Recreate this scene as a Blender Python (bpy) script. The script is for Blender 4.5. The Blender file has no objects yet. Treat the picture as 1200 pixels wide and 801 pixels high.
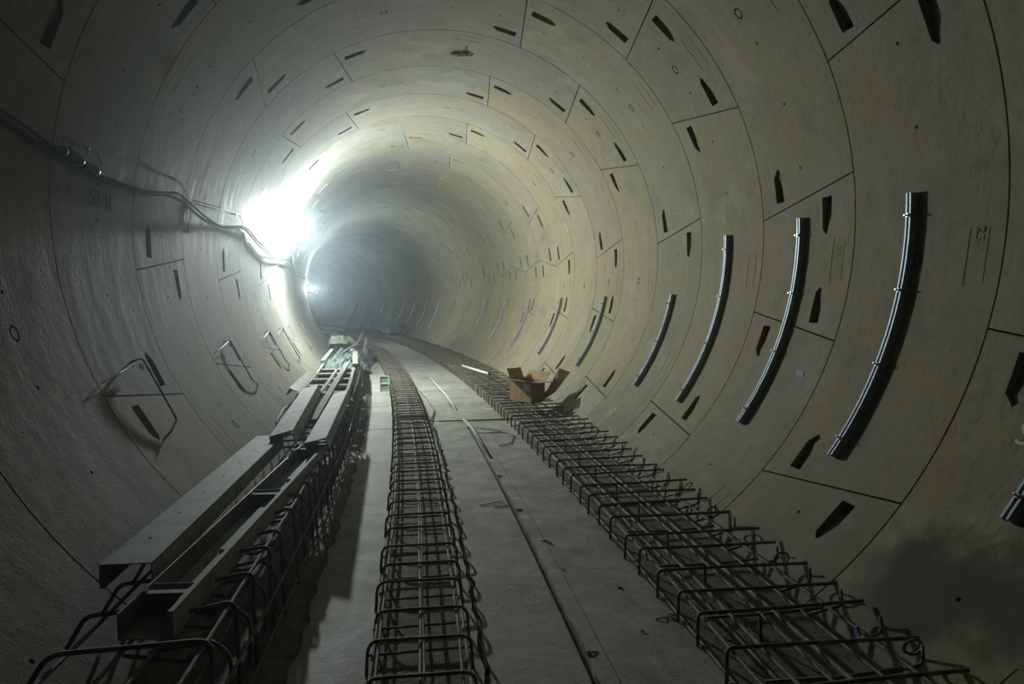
import bpy, bmesh, math, random
from math import sin, cos, pi, radians, degrees, sqrt
from mathutils import Vector, Matrix
from mathutils.geometry import delaunay_2d_cdt
random.seed(7)
scene = bpy.context.scene
COL = scene.collection

# ------------------------------------------------------------------ place: a tunnel that curves left
R = 2.65            # inner radius of the lining
K = 0.00762         # curvature of the tunnel axis
RW = 1.226          # ring width
S0 = 3.1818         # distance of ring joint 0
ZF = -2.14          # top of the floor slab
FPX = 778.0

def path(s):
    return (cos(K*s)-1)/K, sin(K*s)/K, K*s
def P(s, x, z):
    cx, cy, h = path(s)
    return Vector((cx + x*cos(h), cy + x*sin(h), z))
def WP(s, deg, r=R):
    a = radians(deg)
    return P(s, r*cos(a), r*sin(a))

# ------------------------------------------------------------------ camera
cam = bpy.data.cameras.new('camera')
cam.sensor_fit = 'HORIZONTAL'; cam.sensor_width = 36.0
cam.lens = 36.0*FPX/1200.0
cam.clip_start = 0.05; cam.clip_end = 300
camo = bpy.data.objects.new('camera', cam); COL.objects.link(camo)
camo.location = (-0.4323, 0, -0.574)
camo.rotation_euler = (pi/2 - 0.05792, 0, -0.11556)
scene.camera = camo

# ------------------------------------------------------------------ world, exposure
w = bpy.data.worlds.new('world'); scene.world = w; w.use_nodes = True
w.node_tree.nodes['Background'].inputs[0].default_value = (0.0, 0.0, 0.0, 1)
w.node_tree.nodes['Background'].inputs[1].default_value = 0.0
vs = scene.view_settings
scene.display_settings.display_device = 'sRGB'
vs.view_transform = 'Standard'; vs.look = 'None'; vs.gamma = 1; vs.use_curve_mapping = False
vs.exposure = 0.0
scene.cycles.max_bounces = 8
scene.cycles.diffuse_bounces = 5
scene.cycles.sample_clamp_indirect = 4.0

# the tunnel's working lamps: (s, angle on the wall, stand-off, watts, aim (along, right, up), half angle)
LAMPS = [
    dict(s=12.7, deg=161.4, off=0.185, w=1520, col=(0.92, 1.0, 0.97)),
    dict(s=24.0, deg=181.5, off=0.19, w=650, col=(0.88, 1.0, 0.98)),
    dict(s=37.5, deg=172.0, off=0.25, w=90, col=(0.85, 0.97, 1.0)),
]
HAZE = 0.005

# ------------------------------------------------------------------ helpers
def props(o, label=None, cat=None, group=None, kind=None):
    if label: o['label'] = label
    if cat: o['category'] = cat
    if group: o['group'] = group
    if kind: o['kind'] = kind
    return o
def empty(name, loc=(0, 0, 0), rz=0.0, **k):
    o = bpy.data.objects.new(name, None); COL.objects.link(o)
    o.location = loc; o.rotation_euler = (0, 0, rz); o.empty_display_size = 0.1
    return props(o, **k)
def link(name, me, parent=None, mat=None, world=True, **k):
    o = bpy.data.objects.new(name, me); COL.objects.link(o)
    if mat is not None and len(me.materials) == 0: me.materials.append(mat)
    if parent is not None:
        o.parent = parent
        if world:   # mesh is in world coordinates
            o.matrix_parent_inverse = Matrix.Identity(4)
            o.matrix_basis = (Matrix.Translation(parent.location) @ parent.rotation_euler.to_matrix().to_4x4()).inverted()
    return props(o, **k)

class MB:
    """collects simple shapes and links them as one mesh"""
    def __init__(s): s.v = []; s.f = []; s.sm = []
    def add(s, vs_, fs, smooth=False):
        b = len(s.v); s.v += [tuple(v) for v in vs_]
        s.f += [tuple(b+i for i in f) for f in fs]; s.sm += [smooth]*len(fs)
    def box(s, x0, x1, y0, y1, z0, z1, fn=None):
        vv = [(x, y, z) for z in (z0, z1) for y in (y0, y1) for x in (x0, x1)]
        if fn: vv = [fn(*v) for v in vv]
        s.add(vv, [(0, 2, 3, 1), (4, 5, 7, 6), (0, 1, 5, 4), (2, 6, 7, 3), (0, 4, 6, 2), (1, 3, 7, 5)])
    def hexa(s, v8):   # bottom ring 4, top ring 4
        s.add(v8, [(3, 2, 1, 0), (4, 5, 6, 7), (0, 1, 5, 4), (1, 2, 6, 5), (2, 3, 7, 6), (3, 0, 4, 7)])
    def tube(s, pts, r, n=6, cap=True, ribs=False):
        pts = [Vector(p) for p in pts]; m = len(pts)
        rr = r if isinstance(r, (list, tuple)) else [r]*m
        t = (pts[1]-pts[0]).normalized()
        up = Vector((0, 0, 1)) if abs(t.z) < .9 else Vector((1, 0, 0))
        a = t.cross(up).normalized(); vv = []
        for i, p in enumerate(pts):
            if i == 0: d = pts[1]-pts[0]
            elif i == m-1: d = pts[-1]-pts[-2]
            else: d = (pts[i+1]-p).normalized() + (p-pts[i-1]).normalized()
            d.normalize()
            a = (a - d*a.dot(d))
            if a.length < 1e-6: a = d.orthogonal()
            a.normalize(); b = d.cross(a)
            for k in range(n):
                q = 2*pi*k/n
                vv.append(p + (a*cos(q) + b*sin(q))*rr[i])
        ff = [(i*n+k, i*n+(k+1) % n, (i+1)*n+(k+1) % n, (i+1)*n+k) for i in range(m-1) for k in range(n)]
        s.add(vv, ff, True)
        if cap:
            b = len(s.v)-len(vv)
            s.f.append(tuple(b+k for k in reversed(range(n)))); s.sm.append(False)
            s.f.append(tuple(b+(m-1)*n+k for k in range(n))); s.sm.append(False)
    def torus(s, c, ax, rad, r, n=14, k=5):
        ax = Vector(ax).normalized(); u = ax.orthogonal().normalized(); v = ax.cross(u)
        vv = []
        for i in range(n):
            a = 2*pi*i/n; d = u*cos(a)+v*sin(a)
            for j in range(k):
                b = 2*pi*j/k
                vv.append(Vector(c)+d*(rad+r*cos(b))+ax*(r*sin(b)))
        s.add(vv, [(i*k+j, ((i+1) % n)*k+j, ((i+1) % n)*k+(j+1) % k, i*k+(j+1) % k) for i in range(n) for j in range(k)], True)
    def cyl(s, c, ax, r, h, n=10):
        c = Vector(c); ax = Vector(ax).normalized()
        s.tube([c, c+ax*h], r, n)
    def mesh(s, name, mat=None):
        me = bpy.data.meshes.new(name); me.from_pydata(s.v, [], s.f)
        me.polygons.foreach_set('use_smooth', s.sm)
        if mat: me.materials.append(mat)
        me.update(); return me
    def build(s, name, mat, parent=None, world=True, **k):
        return link(name, s.mesh(name, mat), parent, None, world, **k)

# ------------------------------------------------------------------ materials
def newmat(name):
    m = bpy.data.materials.new(name); m.use_nodes = True
    nt = m.node_tree; b = nt.nodes['Principled BSDF']
    return m, nt, b
class NT:
    def __init__(s, nt): s.nt = nt
    def n(s, t, **k):
        x = s.nt.nodes.new(t)
        for a, v in k.items():
            if isinstance(a, str) and hasattr(x, a): setattr(x, a, v)
        return x
    def l(s, a, b): s.nt.links.new(a, b)
    def noise(s, vec, scale, detail=4, rough=.55, dist=0.0):
        x = s.n('ShaderNodeTexNoise'); x.inputs['Scale'].default_value = scale
        x.inputs['Detail'].default_value = detail; x.inputs['Roughness'].default_value = rough
        x.inputs['Distortion'].default_value = dist
        s.l(vec, x.inputs['Vector']); return x.outputs['Fac']
    def ramp(s, fac, p0, p1, c0=(0, 0, 0, 1), c1=(1, 1, 1, 1)):
        x = s.n('ShaderNodeValToRGB'); e = x.color_ramp.elements
        e[0].position = p0; e[1].position = p1; e[0].color = c0; e[1].color = c1
        s.l(fac, x.inputs[0]); return x.outputs[0]
    def mix(s, fac, a, b, mode='MIX'):
        x = s.n('ShaderNodeMix', data_type='RGBA', blend_type=mode)
        for sock, v in ((x.inputs[0], fac), (x.inputs[6], a), (x.inputs[7], b)):
            if hasattr(v, 'is_linked'): s.l(v, sock)
            elif isinstance(v, (int, float)): sock.default_value = v
            else: sock.default_value = (*v, 1) if len(v) == 3 else v
        return x.outputs[2]
    def math(s, op, a, b=0.0, c=None, clamp=False):
        x = s.n('ShaderNodeMath', operation=op); x.use_clamp = clamp
        for i, v in enumerate((a, b, c)):
            if v is None: continue
            if hasattr(v, 'is_linked'): s.l(v, x.inputs[i])
            else: x.inputs[i].default_value = v
        return x.outputs[0]
    def pos(s): return s.n('ShaderNodeNewGeometry').outputs['Position']
    def mapped(s, vec, scale=(1, 1, 1), loc=(0, 0, 0)):
        x = s.n('ShaderNodeMapping'); x.inputs['Scale'].default_value = scale; x.inputs['Location'].default_value = loc
        s.l(vec, x.inputs['Vector']); return x.outputs[0]
    def bump(s, h, strength, dist, bsdf):
        x = s.n('ShaderNodeBump'); x.inputs['Strength'].default_value = strength; x.inputs['Distance'].default_value = dist
        s.l(h, x.inputs['Height']); s.l(x.outputs[0], bsdf.inputs['Normal'])
    def spot(s, p, centre, rad, soft):   # 1 inside a blob around a world point
        x = s.n('ShaderNodeVectorMath', operation='DISTANCE'); s.l(p, x.inputs[0]); x.inputs[1].default_value = centre
        y = s.n('ShaderNodeMapRange'); s.l(x.outputs['Value'], y.inputs[0])
        y.inputs[1].default_value = rad; y.inputs[2].default_value = rad-soft
        return y.outputs[0]

def mat_lining():
    m, nt, b = newmat('precast_concrete'); q = NT(nt); p = q.pos()
    oi = q.n('ShaderNodeObjectInfo')
    base = oi.outputs['Color']
    big = q.noise(p, .55, 4, .6, .4)
    yel = q.ramp(big, .42, .66)
    sx = q.n('ShaderNodeSeparateXYZ'); q.l(p, sx.inputs[0])
    side = q.n('ShaderNodeMapRange'); q.l(sx.outputs['X'], side.inputs[0]); side.inputs[1].default_value = -1.2; side.inputs[2].default_value = 1.2
    c = q.mix(q.math('MULTIPLY', q.math('MULTIPLY', yel, .60), side.outputs[0]), base, (0.30, 0.245, 0.13))
    # streaks that run around the ring: squeeze along the tunnel
    st = q.noise(q.mapped(p, (1, 6, 1)), 1.6, 6, .65, .2)
    c = q.mix(q.ramp(st, .35, .75), q.mix(.42, c, (0.12, 0.12, 0.10)), c)
    # pale lime bloom
    lm = q.noise(p, 1.1, 6, .7, .8)
    c = q.mix(q.math('MULTIPLY', q.ramp(lm, .54, .68), .34), c, (0.36, 0.37, 0.36))
    # darker damp blotches
    dk = q.noise(q.mapped(p, (1, 1, 1), (7, 3, 1)), 2.3, 7, .72, .3)
    c = q.mix(q.math('MULTIPLY', q.ramp(dk, .52, .68), .42), c, (0.10, 0.10, 0.08))
    # fine mottling
    fn = q.noise(q.mapped(p, (1, 1, .45)), 26, 5, .7)
    c = q.mix(q.ramp(fn, .30, .52), q.mix(.42, c, (0.09, 0.088, 0.07)), c)
    # ochre run-offs
    oc = q.noise(q.mapped(p, (1, .8, .35), (2, 9, 4)), 1.3, 5, .7, .5)
    c = q.mix(q.math('MULTIPLY', q.ramp(oc, .57, .70), .45), c, (0.32, 0.20, 0.08))
    # short dark drag marks of the mould, elongated round the ring
    vd = q.n('ShaderNodeTexVoronoi'); vd.inputs['Scale'].default_value = 15; vd.inputs['Randomness'].default_value = 1
    q.l(q.mapped(p, (1, 1.9, .38)), vd.inputs['Vector'])
    dm = q.math('MULTIPLY', q.math('SUBTRACT', 1.0, q.ramp(vd.outputs['Distance'], .16, .30)), q.ramp(q.noise(p, .8, 3, .6), .50, .62))
    c = q.mix(q.math('MULTIPLY', dm, .55), c, (0.09, 0.085, 0.055))
    # muddy splash band low on the walls
    sep = q.n('ShaderNodeSeparateXYZ'); q.l(p, sep.inputs[0])
    low = q.n('ShaderNodeMapRange'); q.l(sep.outputs['Z'], low.inputs[0])
    low.inputs[1].default_value = -1.35; low.inputs[2].default_value = -2.0
    mud = q.noise(p, 3.2, 8, .75, .4)
    mf = q.math('MULTIPLY', q.math('MULTIPLY', q.ramp(mud, .42, .60), low.outputs[0]), .6)
    c = q.mix(mf, c, (0.13, 0.125, 0.10))
    # wet patch low on the right wall and rust around the damaged spot in the crown
    wob = q.noise(p, 5, 4, .6)
    def stain(c, centre, rad, soft, colr, amt):
        ww = q.n('ShaderNodeVectorMath', operation='ADD'); vv = q.n('ShaderNodeCombineXYZ')
        for i in range(3): q.l(q.math('MULTIPLY', q.math('SUBTRACT', wob, .5), rad*.9), vv.inputs[i])
        q.l(p, ww.inputs[0]); q.l(vv.outputs[0], ww.inputs[1])
        return q.mix(q.math('MULTIPLY', q.spot(ww.outputs[0], centre, rad, soft), amt), c, colr)
    c = stain(c, WP(2.75, -46), .42, .22, (0.035, 0.035, 0.028), .8)
    c = stain(c, WP(2.3, -42), .38, .2, (0.04, 0.04, 0.03), .75)
    c = stain(c, WP(8.75, 86.2), .17, .12, (0.10, 0.09, 0.06), .75)
    c = stain(c, WP(8.80, 82), .22, .2, (0.25, 0.19, 0.08), .5)
    q.l(c, b.inputs['Base Color'])
    b.inputs['Roughness'].default_value = .75
    b.inputs['Specular IOR Level'].default_value = .2
    r = q.ramp(st, .2, .8, (.58, .58, .58, 1), (.82, .82, .82, 1)); q.l(r, b.inputs['Roughness'])
    h = q.math('ADD', q.noise(p, 60, 4, .6), q.math('MULTIPLY', q.noise(p, 9, 4, .6), 2.0))
    pit = q.n('ShaderNodeTexVoronoi'); pit.inputs['Scale'].default_value = 22; q.l(p, pit.inputs['Vector'])
    h = q.math('ADD', h, q.ramp(pit.outputs['Distance'], .05, .12))
    q.bump(h, .35, .004, b)
    return m
def mat_noisy(name, ca, cb, scale=6, rough=.7, bump=.3, bd=.003, metal=0.0, lo=.35, hi=.65, cc=None, ccs=2.0, spec=.4, stretch=(1, 1, 1)):
    m, nt, b = newmat(name); q = NT(nt); p = q.mapped(q.pos(), stretch)
    n1 = q.noise(p, scale, 6, .65, .2)
    c = q.mix(q.ramp(n1, lo, hi), ca, cb)
    if cc: c = q.mix(q.math('MULTIPLY', q.ramp(q.noise(p, ccs, 7, .7, .4), .52, .68), .8), c, cc)
    q.l(c, b.inputs['Base Color'])
    b.inputs['Roughness'].default_value = rough; b.inputs['Metallic'].default_value = metal
    b.inputs['Specular IOR Level'].default_value = spec
    if bump: q.bump(q.noise(p, scale*5, 5, .65), bump, bd, b)
    return m
def mat_slab():
    m, nt, b = newmat('floor_concrete'); q = NT(nt); p = q.pos()
    n = q.noise(p, 3.0, 8, .75, .6)
    c = q.mix(q.ramp(n, .36, .62), (0.17, 0.176, 0.155), (0.37, 0.375, 0.335))
    ln = q.noise(q.mapped(p, (1, 9, 1)), 4, 5, .6)
    c = q.mix(q.math('MULTIPLY', q.ramp(ln, .4, .7), .25), c, (0.20, 0.20, 0.17))
    ef = q.noise(p, 6.5, 8, .8, .8)
    c = q.mix(q.math('MULTIPLY', q.ramp(ef, .57, .66), .6), c, (0.50, 0.51, 0.48))
    dk = q.noise(p, 1.4, 6, .7, .3)
    c = q.mix(q.math('MULTIPLY', q.ramp(dk, .50, .64), .55), c, (0.13, 0.125, 0.10))
    q.l(c, b.inputs['Base Color'])
    q.l(q.ramp(n, .2, .8, (.5, .5, .5, 1), (.85, .85, .85, 1)), b.inputs['Roughness'])
    q.bump(q.math('ADD', q.noise(p, 14, 8, .75), q.noise(p, 70, 4, .6)), .55, .006, b)
    return m
M = {}
M['lining'] = mat_lining()
M['slab'] = mat_slab()
M['grout'] = mat_noisy('dark_grout', (0.03, 0.03, 0.028), (0.06, 0.058, 0.05), 5, .9, 0)
M['dirt'] = mat_noisy('muddy_concrete', (0.085, 0.078, 0.060), (0.17, 0.16, 0.13), 7, .85, .8, .012, cc=(0.24, 0.235, 0.20), ccs=3.2)
M['rebar'] = mat_noisy('rebar_steel', (0.105, 0.090, 0.070), (0.23, 0.21, 0.17), 14, .7, .5, .002, .25, cc=(0.14, 0.075, 0.035), ccs=6)
M['rebar_dusty'] = mat_noisy('dusty_rebar_steel', (0.11, 0.105, 0.09), (0.23, 0.225, 0.195), 14, .75, .5, .002, .15, cc=(0.13, 0.085, 0.05), ccs=6)
M['galv'] = mat_noisy('galvanised_steel', (0.30, 0.36, 0.42), (0.42, 0.49, 0.56), 40, .45, .1, .001, .35)
M['bolt'] = mat_noisy('zinc_bolt', (0.6, 0.62, 0.64), (0.75, 0.76, 0.78), 40, .25, 0, .001, .9)
M['form'] = mat_noisy('painted_form_steel', (0.25, 0.27, 0.25), (0.35, 0.37, 0.35), 4, .72, .15, .001, 0, cc=(0.15, 0.165, 0.15), ccs=7, spec=.15)
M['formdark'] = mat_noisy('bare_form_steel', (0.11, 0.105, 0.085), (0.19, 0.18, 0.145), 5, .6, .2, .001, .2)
M['cream'] = mat_noisy('pale_form_board', (0.20, 0.20, 0.165), (0.28, 0.28, 0.235), 5, .85, .1, .001, spec=.12)
M['timber'] = mat_noisy('weathered_timber', (0.16, 0.15, 0.12), (0.26, 0.245, 0.20), 9, .75, .3, .002, stretch=(8, 1, 8))
M['card'] = mat_noisy('cardboard', (0.33, 0.215, 0.115), (0.40, 0.27, 0.155), 8, .8, .1, .001, spec=.2)
M['cardin'] = mat_noisy('cardboard_inside', (0.25, 0.20, 0.13), (0.30, 0.24, 0.16), 8, .8, .1, .001, spec=.2)
M['black'] = mat_noisy('black_plastic', (0.018, 0.018, 0.02), (0.035, 0.035, 0.037), 12, .45, .1, .001)
M['cable'] = mat_noisy('cable_sheath', (0.014, 0.015, 0.017), (0.032, 0.034, 0.037), 12, .7, .1, .001)
M['wire'] = mat_noisy('thin_wire', (0.10, 0.09, 0.08), (0.2, 0.18, 0.16), 20, .5, 0, .001, .5)
M['green'] = mat_noisy('green_plastic', (0.02, 0.085, 0.055), (0.05, 0.16, 0.11), 8, .55, .2, .002)
M['netting'] = mat_noisy('green_netting', (0.035, 0.065, 0.055), (0.09, 0.13, 0.11), 16, .8, .6, .01, cc=(0.19, 0.22, 0.195), ccs=9)
M['tarp'] = mat_noisy('dark_tarpaulin', (0.030, 0.040, 0.042), (0.085, 0.105, 0.105), 6, .5, .4, .01, cc=(0.17, 0.19, 0.18), ccs=8)
M['sheet'] = mat_noisy('cream_sheet', (0.40, 0.43, 0.32), (0.52, 0.55, 0.43), 5, .6, .2, .003)
M['rust'] = mat_noisy('rust', (0.10, 0.035, 0.015), (0.22, 0.09, 0.03), 14, .85, .4, .002)
M['paper'] = mat_noisy('paper_label', (0.40, 0.40, 0.42), (0.46, 0.46, 0.48), 14, .7, 0)
M['purple'] = mat_noisy('faded_purple_paint', (0.075, 0.070, 0.17), (0.11, 0.105, 0.20), 14, .8, 0)
M['blue'] = mat_noisy('blue_tape', (0.08, 0.10, 0.30), (0.12, 0.14, 0.38), 14, .6, 0)
M['chalk'] = mat_noisy('white_chalk', (0.50, 0.50, 0.48), (0.68, 0.68, 0.66), 30, .9, 0)
M['mark'] = mat_noisy('cast_lettering', (0.19, 0.18, 0.125), (0.25, 0.235, 0.165), 9, .8, 0)
M['white'] = mat_noisy('white_plastic', (0.55, 0.57, 0.56), (0.65, 0.67, 0.66), 5, .4, 0)
M['housing'] = mat_noisy('lamp_housing', (0.20, 0.21, 0.22), (0.30, 0.31, 0.32), 9, .5, 0, metal=.3)
def emit(name, col, st):
    m, nt, b = newmat(name); b.inputs['Base Color'].default_value = (*col, 1)
    b.inputs['Emission Color'].default_value = (*col, 1); b.inputs['Emission Strength'].default_value = st
    return m

# ------------------------------------------------------------------ STRUCTURE: lining of precast segments
wall_left = empty('wall_left', P(6, -R, ZF), kind='structure')
wall_right = empty('wall_right', P(6, R, ZF), kind='structure')
ceiling = empty('ceiling', P(6, 0, R), kind='structure')
JT = [(-13.3, -8.9), (13.3, 8.9), (80.5, 76.9), (147.4, 143.9), (210.9, 214.5), (278.8, 282.5)]
RINGC = {-1: 62.0, 0: 241.2, 1: -5.3, 2: 39.4, 3: -72.9, 4: 39.4, 5: -5.3, 6: 39.4, 7: -5.3, 8: 17.0, 9: -5.3, 10: 17.0}
cyc = [241.2, 39.4, 62.0, -5.3, 17.0, 39.4]
def ringc(i):
    if i in RINGC: return RINGC[i]
    return (-5.3 if i % 2 else (39.4 if i % 4 else 17.0)) if i > 0 else cyc[i % 6]
GAP = .0055
def seg_mesh(c, j):
    (a0, a1) = JT[j]; (b0, b1) = JT[(j+1) % 6]
    if j == 5: b0 += 360; b1 += 360
    a0 += c; a1 += c; b0 += c; b1 += c
    def th(u, t):   # u 0..1 across ring, t 0..1 along arc
        lo = a0+(a1-a0)*u; hi = b0+(b1-b0)*u
        return lo+(hi-lo)*t
    D = pi/180*R
    pts = []; 
    n = max(2, int((b0-a0)/2.6))
    g = GAP; gu = GAP/RW; gd = GAP/D
    near = [(g, (th(gu, 0)+gd+(th(gu, 1)-th(gu, 0)-2*gd)*k/n)*D) for k in range(n+1)]
    far = [(RW-g, (th(1-gu, 0)+gd+(th(1-gu, 1)-th(1-gu, 0)-2*gd)*k/n)*D) for k in range(n+1)]
    hi = [(g+(RW-2*g)*q/3, 0) for q in (1, 2)]
    hi = [(u, (th(u/RW, 1)-gd)*D) for u, _ in hi]
    lo = [(u, (th(u/RW, 0)+gd)*D) for u, _ in hi][::-1]
    outer = near + hi + far[::-1] + lo
    holes = []   # (polygon, depths)
    # bolt pockets beside both radial joints
    Lp = .285; Wp = .115
    for (j0, j1, sgn) in ((a0, a1, 1), (b0, b1, -1)):
        up = (j1 > j0)
        # which side of the ring: wide overhang side
        if sgn > 0: u = .26 if up else .77
        else: u = .77 if up else .26
        tj = j0+(j1-j0)*u
        off = .075
        shape = [(0, -.5, .055), (0, .5, .055), (.86, .5, .024), (1.0, .12, .018), (.76, -.46, .028)]
        if u > .5: shape = [(a, -b_, d) for a, b_, d in shape][::-1]
        poly = []; dep = []
        for a, b_, d in shape:
            poly.append((u*RW+b_*Wp, tj*D+sgn*(off+a*Lp))); dep.append(d)
        # keep ccw
        area = sum(poly[i][0]*poly[(i+1) % len(poly)][1]-poly[(i+1) % len(poly)][0]*poly[i][1] for i in range(len(poly)))
        if area < 0: poly.reverse(); dep.reverse()
        holes.append((poly, dep))
    mid = (a0+b0+a1+b1)/4
    # erector dots every 11.25 degrees
    k0 = math.ceil((min(a0, a1)+3)/11.25); k1 = math.floor((max(b0, b1)-3)/11.25)
    for k in range(k0, k1+1):
        t = k*11.25
        if t < max(a0, a1)+2.0 or t > min(b0, b1)-2.0: continue
        if abs(t-mid) < 2.2: continue
        rr = .0125
        cc = (.5*RW, t*D)
        if any(abs(cc[0]-p[0]) < .08 and abs(cc[1]-p[1]) < .05 for h_ in holes for p in h_[0]): continue
        holes.append(([(cc[0]+rr*cos(2*pi*q/6), cc[1]+rr*sin(2*pi*q/6)) for q in range(6)], [.03]*6))
    # grout socket: ring-shaped recess with a plug left standing in it
    cc = (.5*RW, mid*D); N = 12
    sock_o = [(cc[0]+.040*cos(2*pi*q/N), cc[1]+.047*sin(2*pi*q/N)) for q in range(N)]
    sock_i = [(cc[0]+.027*cos(2*pi*q/N), cc[1]+.033*sin(2*pi*q/N)) for q in range(N)]
    # cast number plate: sunk outline
    pw, pl = .135, .33
    pc = (.135*RW, mid*D)
    def rect(e): return [(pc[0]-pw/2+e, pc[1]-pl/2+e), (pc[0]+pw/2-e, pc[1]-pl/2+e), (pc[0]+pw/2-e, pc[1]+pl/2-e), (pc[0]-pw/2+e, pc[1]+pl/2-e)]
    verts = []; edges = []
    def loop(poly):
        b = len(verts); verts.extend(poly); m = len(poly)
        edges.extend([(b+i, b+(i+1) % m) for i in range(m)])
    loop(outer)
    for poly, d in holes: loop(poly)
    loop(sock_o); loop(sock_i)
    rects = rect(0), rect(.007)
    for r_ in rects: loop(r_)
    allp = [h_[0] for h_ in holes]+[sock_o, rects[0]]
    def inside(p, poly):
        r_ = False; n_ = len(poly); j_ = n_-1
        for i in range(n_):
            if (poly[i][1] > p[1]) != (poly[j_][1] > p[1]) and p[0] < (poly[j_][0]-poly[i][0])*(p[1]-poly[i][1])/(poly[j_][1]-poly[i][1]+1e-12)+poly[i][0]:
                r_ = not r_
            j_ = i
        return r_
    def nearp(p, poly, e=.03):
        xs = [v[0] for v in poly]; ys = [v[1] for v in poly]
        return min(xs)-e < p[0] < max(xs)+e and min(ys)-e < p[1] < max(ys)+e
    for q in (.25, .5, .75):
        for k in range(1, n):
            p = (q*RW, th(q, k/n)*D)
            if not any(nearp(p, h_) for h_ in allp): verts.append(p)
    res = delaunay_2d_cdt([Vector(v) for v in verts], edges, [], 0, 1e-6)
    V2, F2 = res[0], res[2]
    def P3(p, r): 
        a = p[1]/R
        return P(p[0]-RW/2, r*cos(a), r*sin(a))
    def N3(p):
        a = p[1]/R; h = K*(p[0]-RW/2)
        return Vector((-cos(a)*cos(h), -cos(a)*sin(h), -sin(a)))
    vv = []; nn = []; ff = []
    idx = {}
    def surf(i, dr):
        k = (i, dr)
        if k not in idx:
            idx[k] = len(vv); vv.append(P3(V2[i], R+dr)); nn.append(N3(V2[i]))
        return idx[k]
    for f in F2:
        c_ = (sum(V2[i][0] for i in f)/3, sum(V2[i][1] for i in f)/3)
        if not inside(c_, outer): continue
        if any(inside(c_, h_[0]) for h_ in holes): continue
        dr = 0.0
        if inside(c_, sock_o) and not inside(c_, sock_i): dr = .022
        elif inside(c_, rects[0]) and not inside(c_, rects[1]): dr = .003
        ff.append(tuple(surf(i, dr) for i in reversed(f)))
    def quad(p, q, r0p, r1p, r0q=None, r1q=None):
        r0q = r0p if r0q is None else r0q; r1q = r1p if r1q is None else r1q
        a, b_, c_, d_ = P3(p, r0p), P3(q, r0q), P3(q, r1q), P3(p, r1p)
        nrm = (b_-a).cross(c_-a)
        if nrm.length < 1e-12: nrm = (c_-a).cross(d_-a)
        nrm.normalize(); b0_ = len(vv)
        vv.extend([a, b_, c_, d_]); nn.extend([nrm]*4); ff.append((b0_, b0_+1, b0_+2, b0_+3))
    m = len(outer)
    for i in range(m):   # outer sides
        quad(outer[(i+1) % m], outer[i], R, R+.07)
    for poly, d in holes:
        k = len(poly)
        for i in range(k):
            quad(poly[i], poly[(i+1) % k], R, R+d[i], R, R+d[(i+1) % k])
        b0_ = len(vv)
        pp = [P3(poly[i], R+d[i]) for i in range(k)]
        nb = N3(poly[0])
        vv.extend(pp); nn.extend([nb]*k); ff.append(tuple(b0_+i for i in reversed(range(k))))
    for poly, dr, s_ in ((sock_o, .022, 1), (sock_i, .022, -1), (rects[0], .003, 1), (rects[1], .003, -1)):
        k = len(poly)
        for i in range(k):
            p_, q_ = (poly[i], poly[(i+1) % k]) if s_ > 0 else (poly[(i+1) % k], poly[i])
            quad(p_, q_, R, R+dr)
    me = bpy.data.meshes.new('lining_segment'); me.from_pydata(vv, [], ff)
    me.materials.append(M['lining'])
    me.polygons.foreach_set('use_smooth', [True]*len(ff))
    me.update()
    try: me.normals_split_custom_set_from_vertices([tuple(n_) for n_ in nn])
    except Exception as e: print('normals', e)
    return me, mid % 360
cache = {}
LAST = 31
for i in range(-5, 58):
    c = ringc(i)
    s = S0 + (i+.5)*RW
    cx, cy, h = path(s)
    for j in range(6):
        if (c, j) not in cache: cache[(c, j)] = seg_mesh(c, j)
        me, mid = cache[(c, j)]
        # leave out segments wholly below the floor slab
        a0, a1 = JT[j]; b0, b1 = JT[(j+1) % 6]
        if j == 5: b0 += 360; b1 += 360
        lo = (min(a0, a1)+c) % 360; hi = lo+(max(b0, b1)-min(a0, a1))
        if lo > 233 and hi < 307: continue
        par = wall_right if (mid < 55 or mid > 270) else (ceiling if mid < 128 else wall_left)
        o = bpy.data.objects.new('lining_segment', me); COL.objects.link(o)
        o.parent = par
        o.matrix_basis = (Matrix.Translation(par.location)).inverted() @ Matrix.Translation((cx, cy, 0)) @ Matrix.Rotation(h, 4, 'Z')
        t = .70*random.uniform(.90, 1.08)
        warm = .5+.5*cos(radians(mid+15))        # right-hand segments are the more ochre ones
        a = Vector((0.305, 0.315, 0.288)); b = Vector((0.415, 0.375, 0.225))  # left tone also lowered, to darken that wall against the lamplight
        cc = (a.lerp(b, warm))*t*random.uniform(.96, 1.04)
        o.color = (cc.x, cc.y*random.uniform(.98, 1.01), cc.z*random.uniform(.93, 1.05), 1)
# grout behind the joints
g = MB(); N = 72; ss = [S0-6*RW+k*RW for k in range(66)]
for k, s in enumerate(ss):
    for q in range(N):
        g.v.append(tuple(WP(s, 360*q/N, R+.05)))
for k in range(len(ss)-1):
    for q in range(N):
        g.f.append((k*N+q, (k+1)*N+q, (k+1)*N+(q+1) % N, k*N+(q+1) % N)); g.sm.append(True)
g.build('grout_backing', M['grout'], ceiling, kind='stuff')

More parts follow.
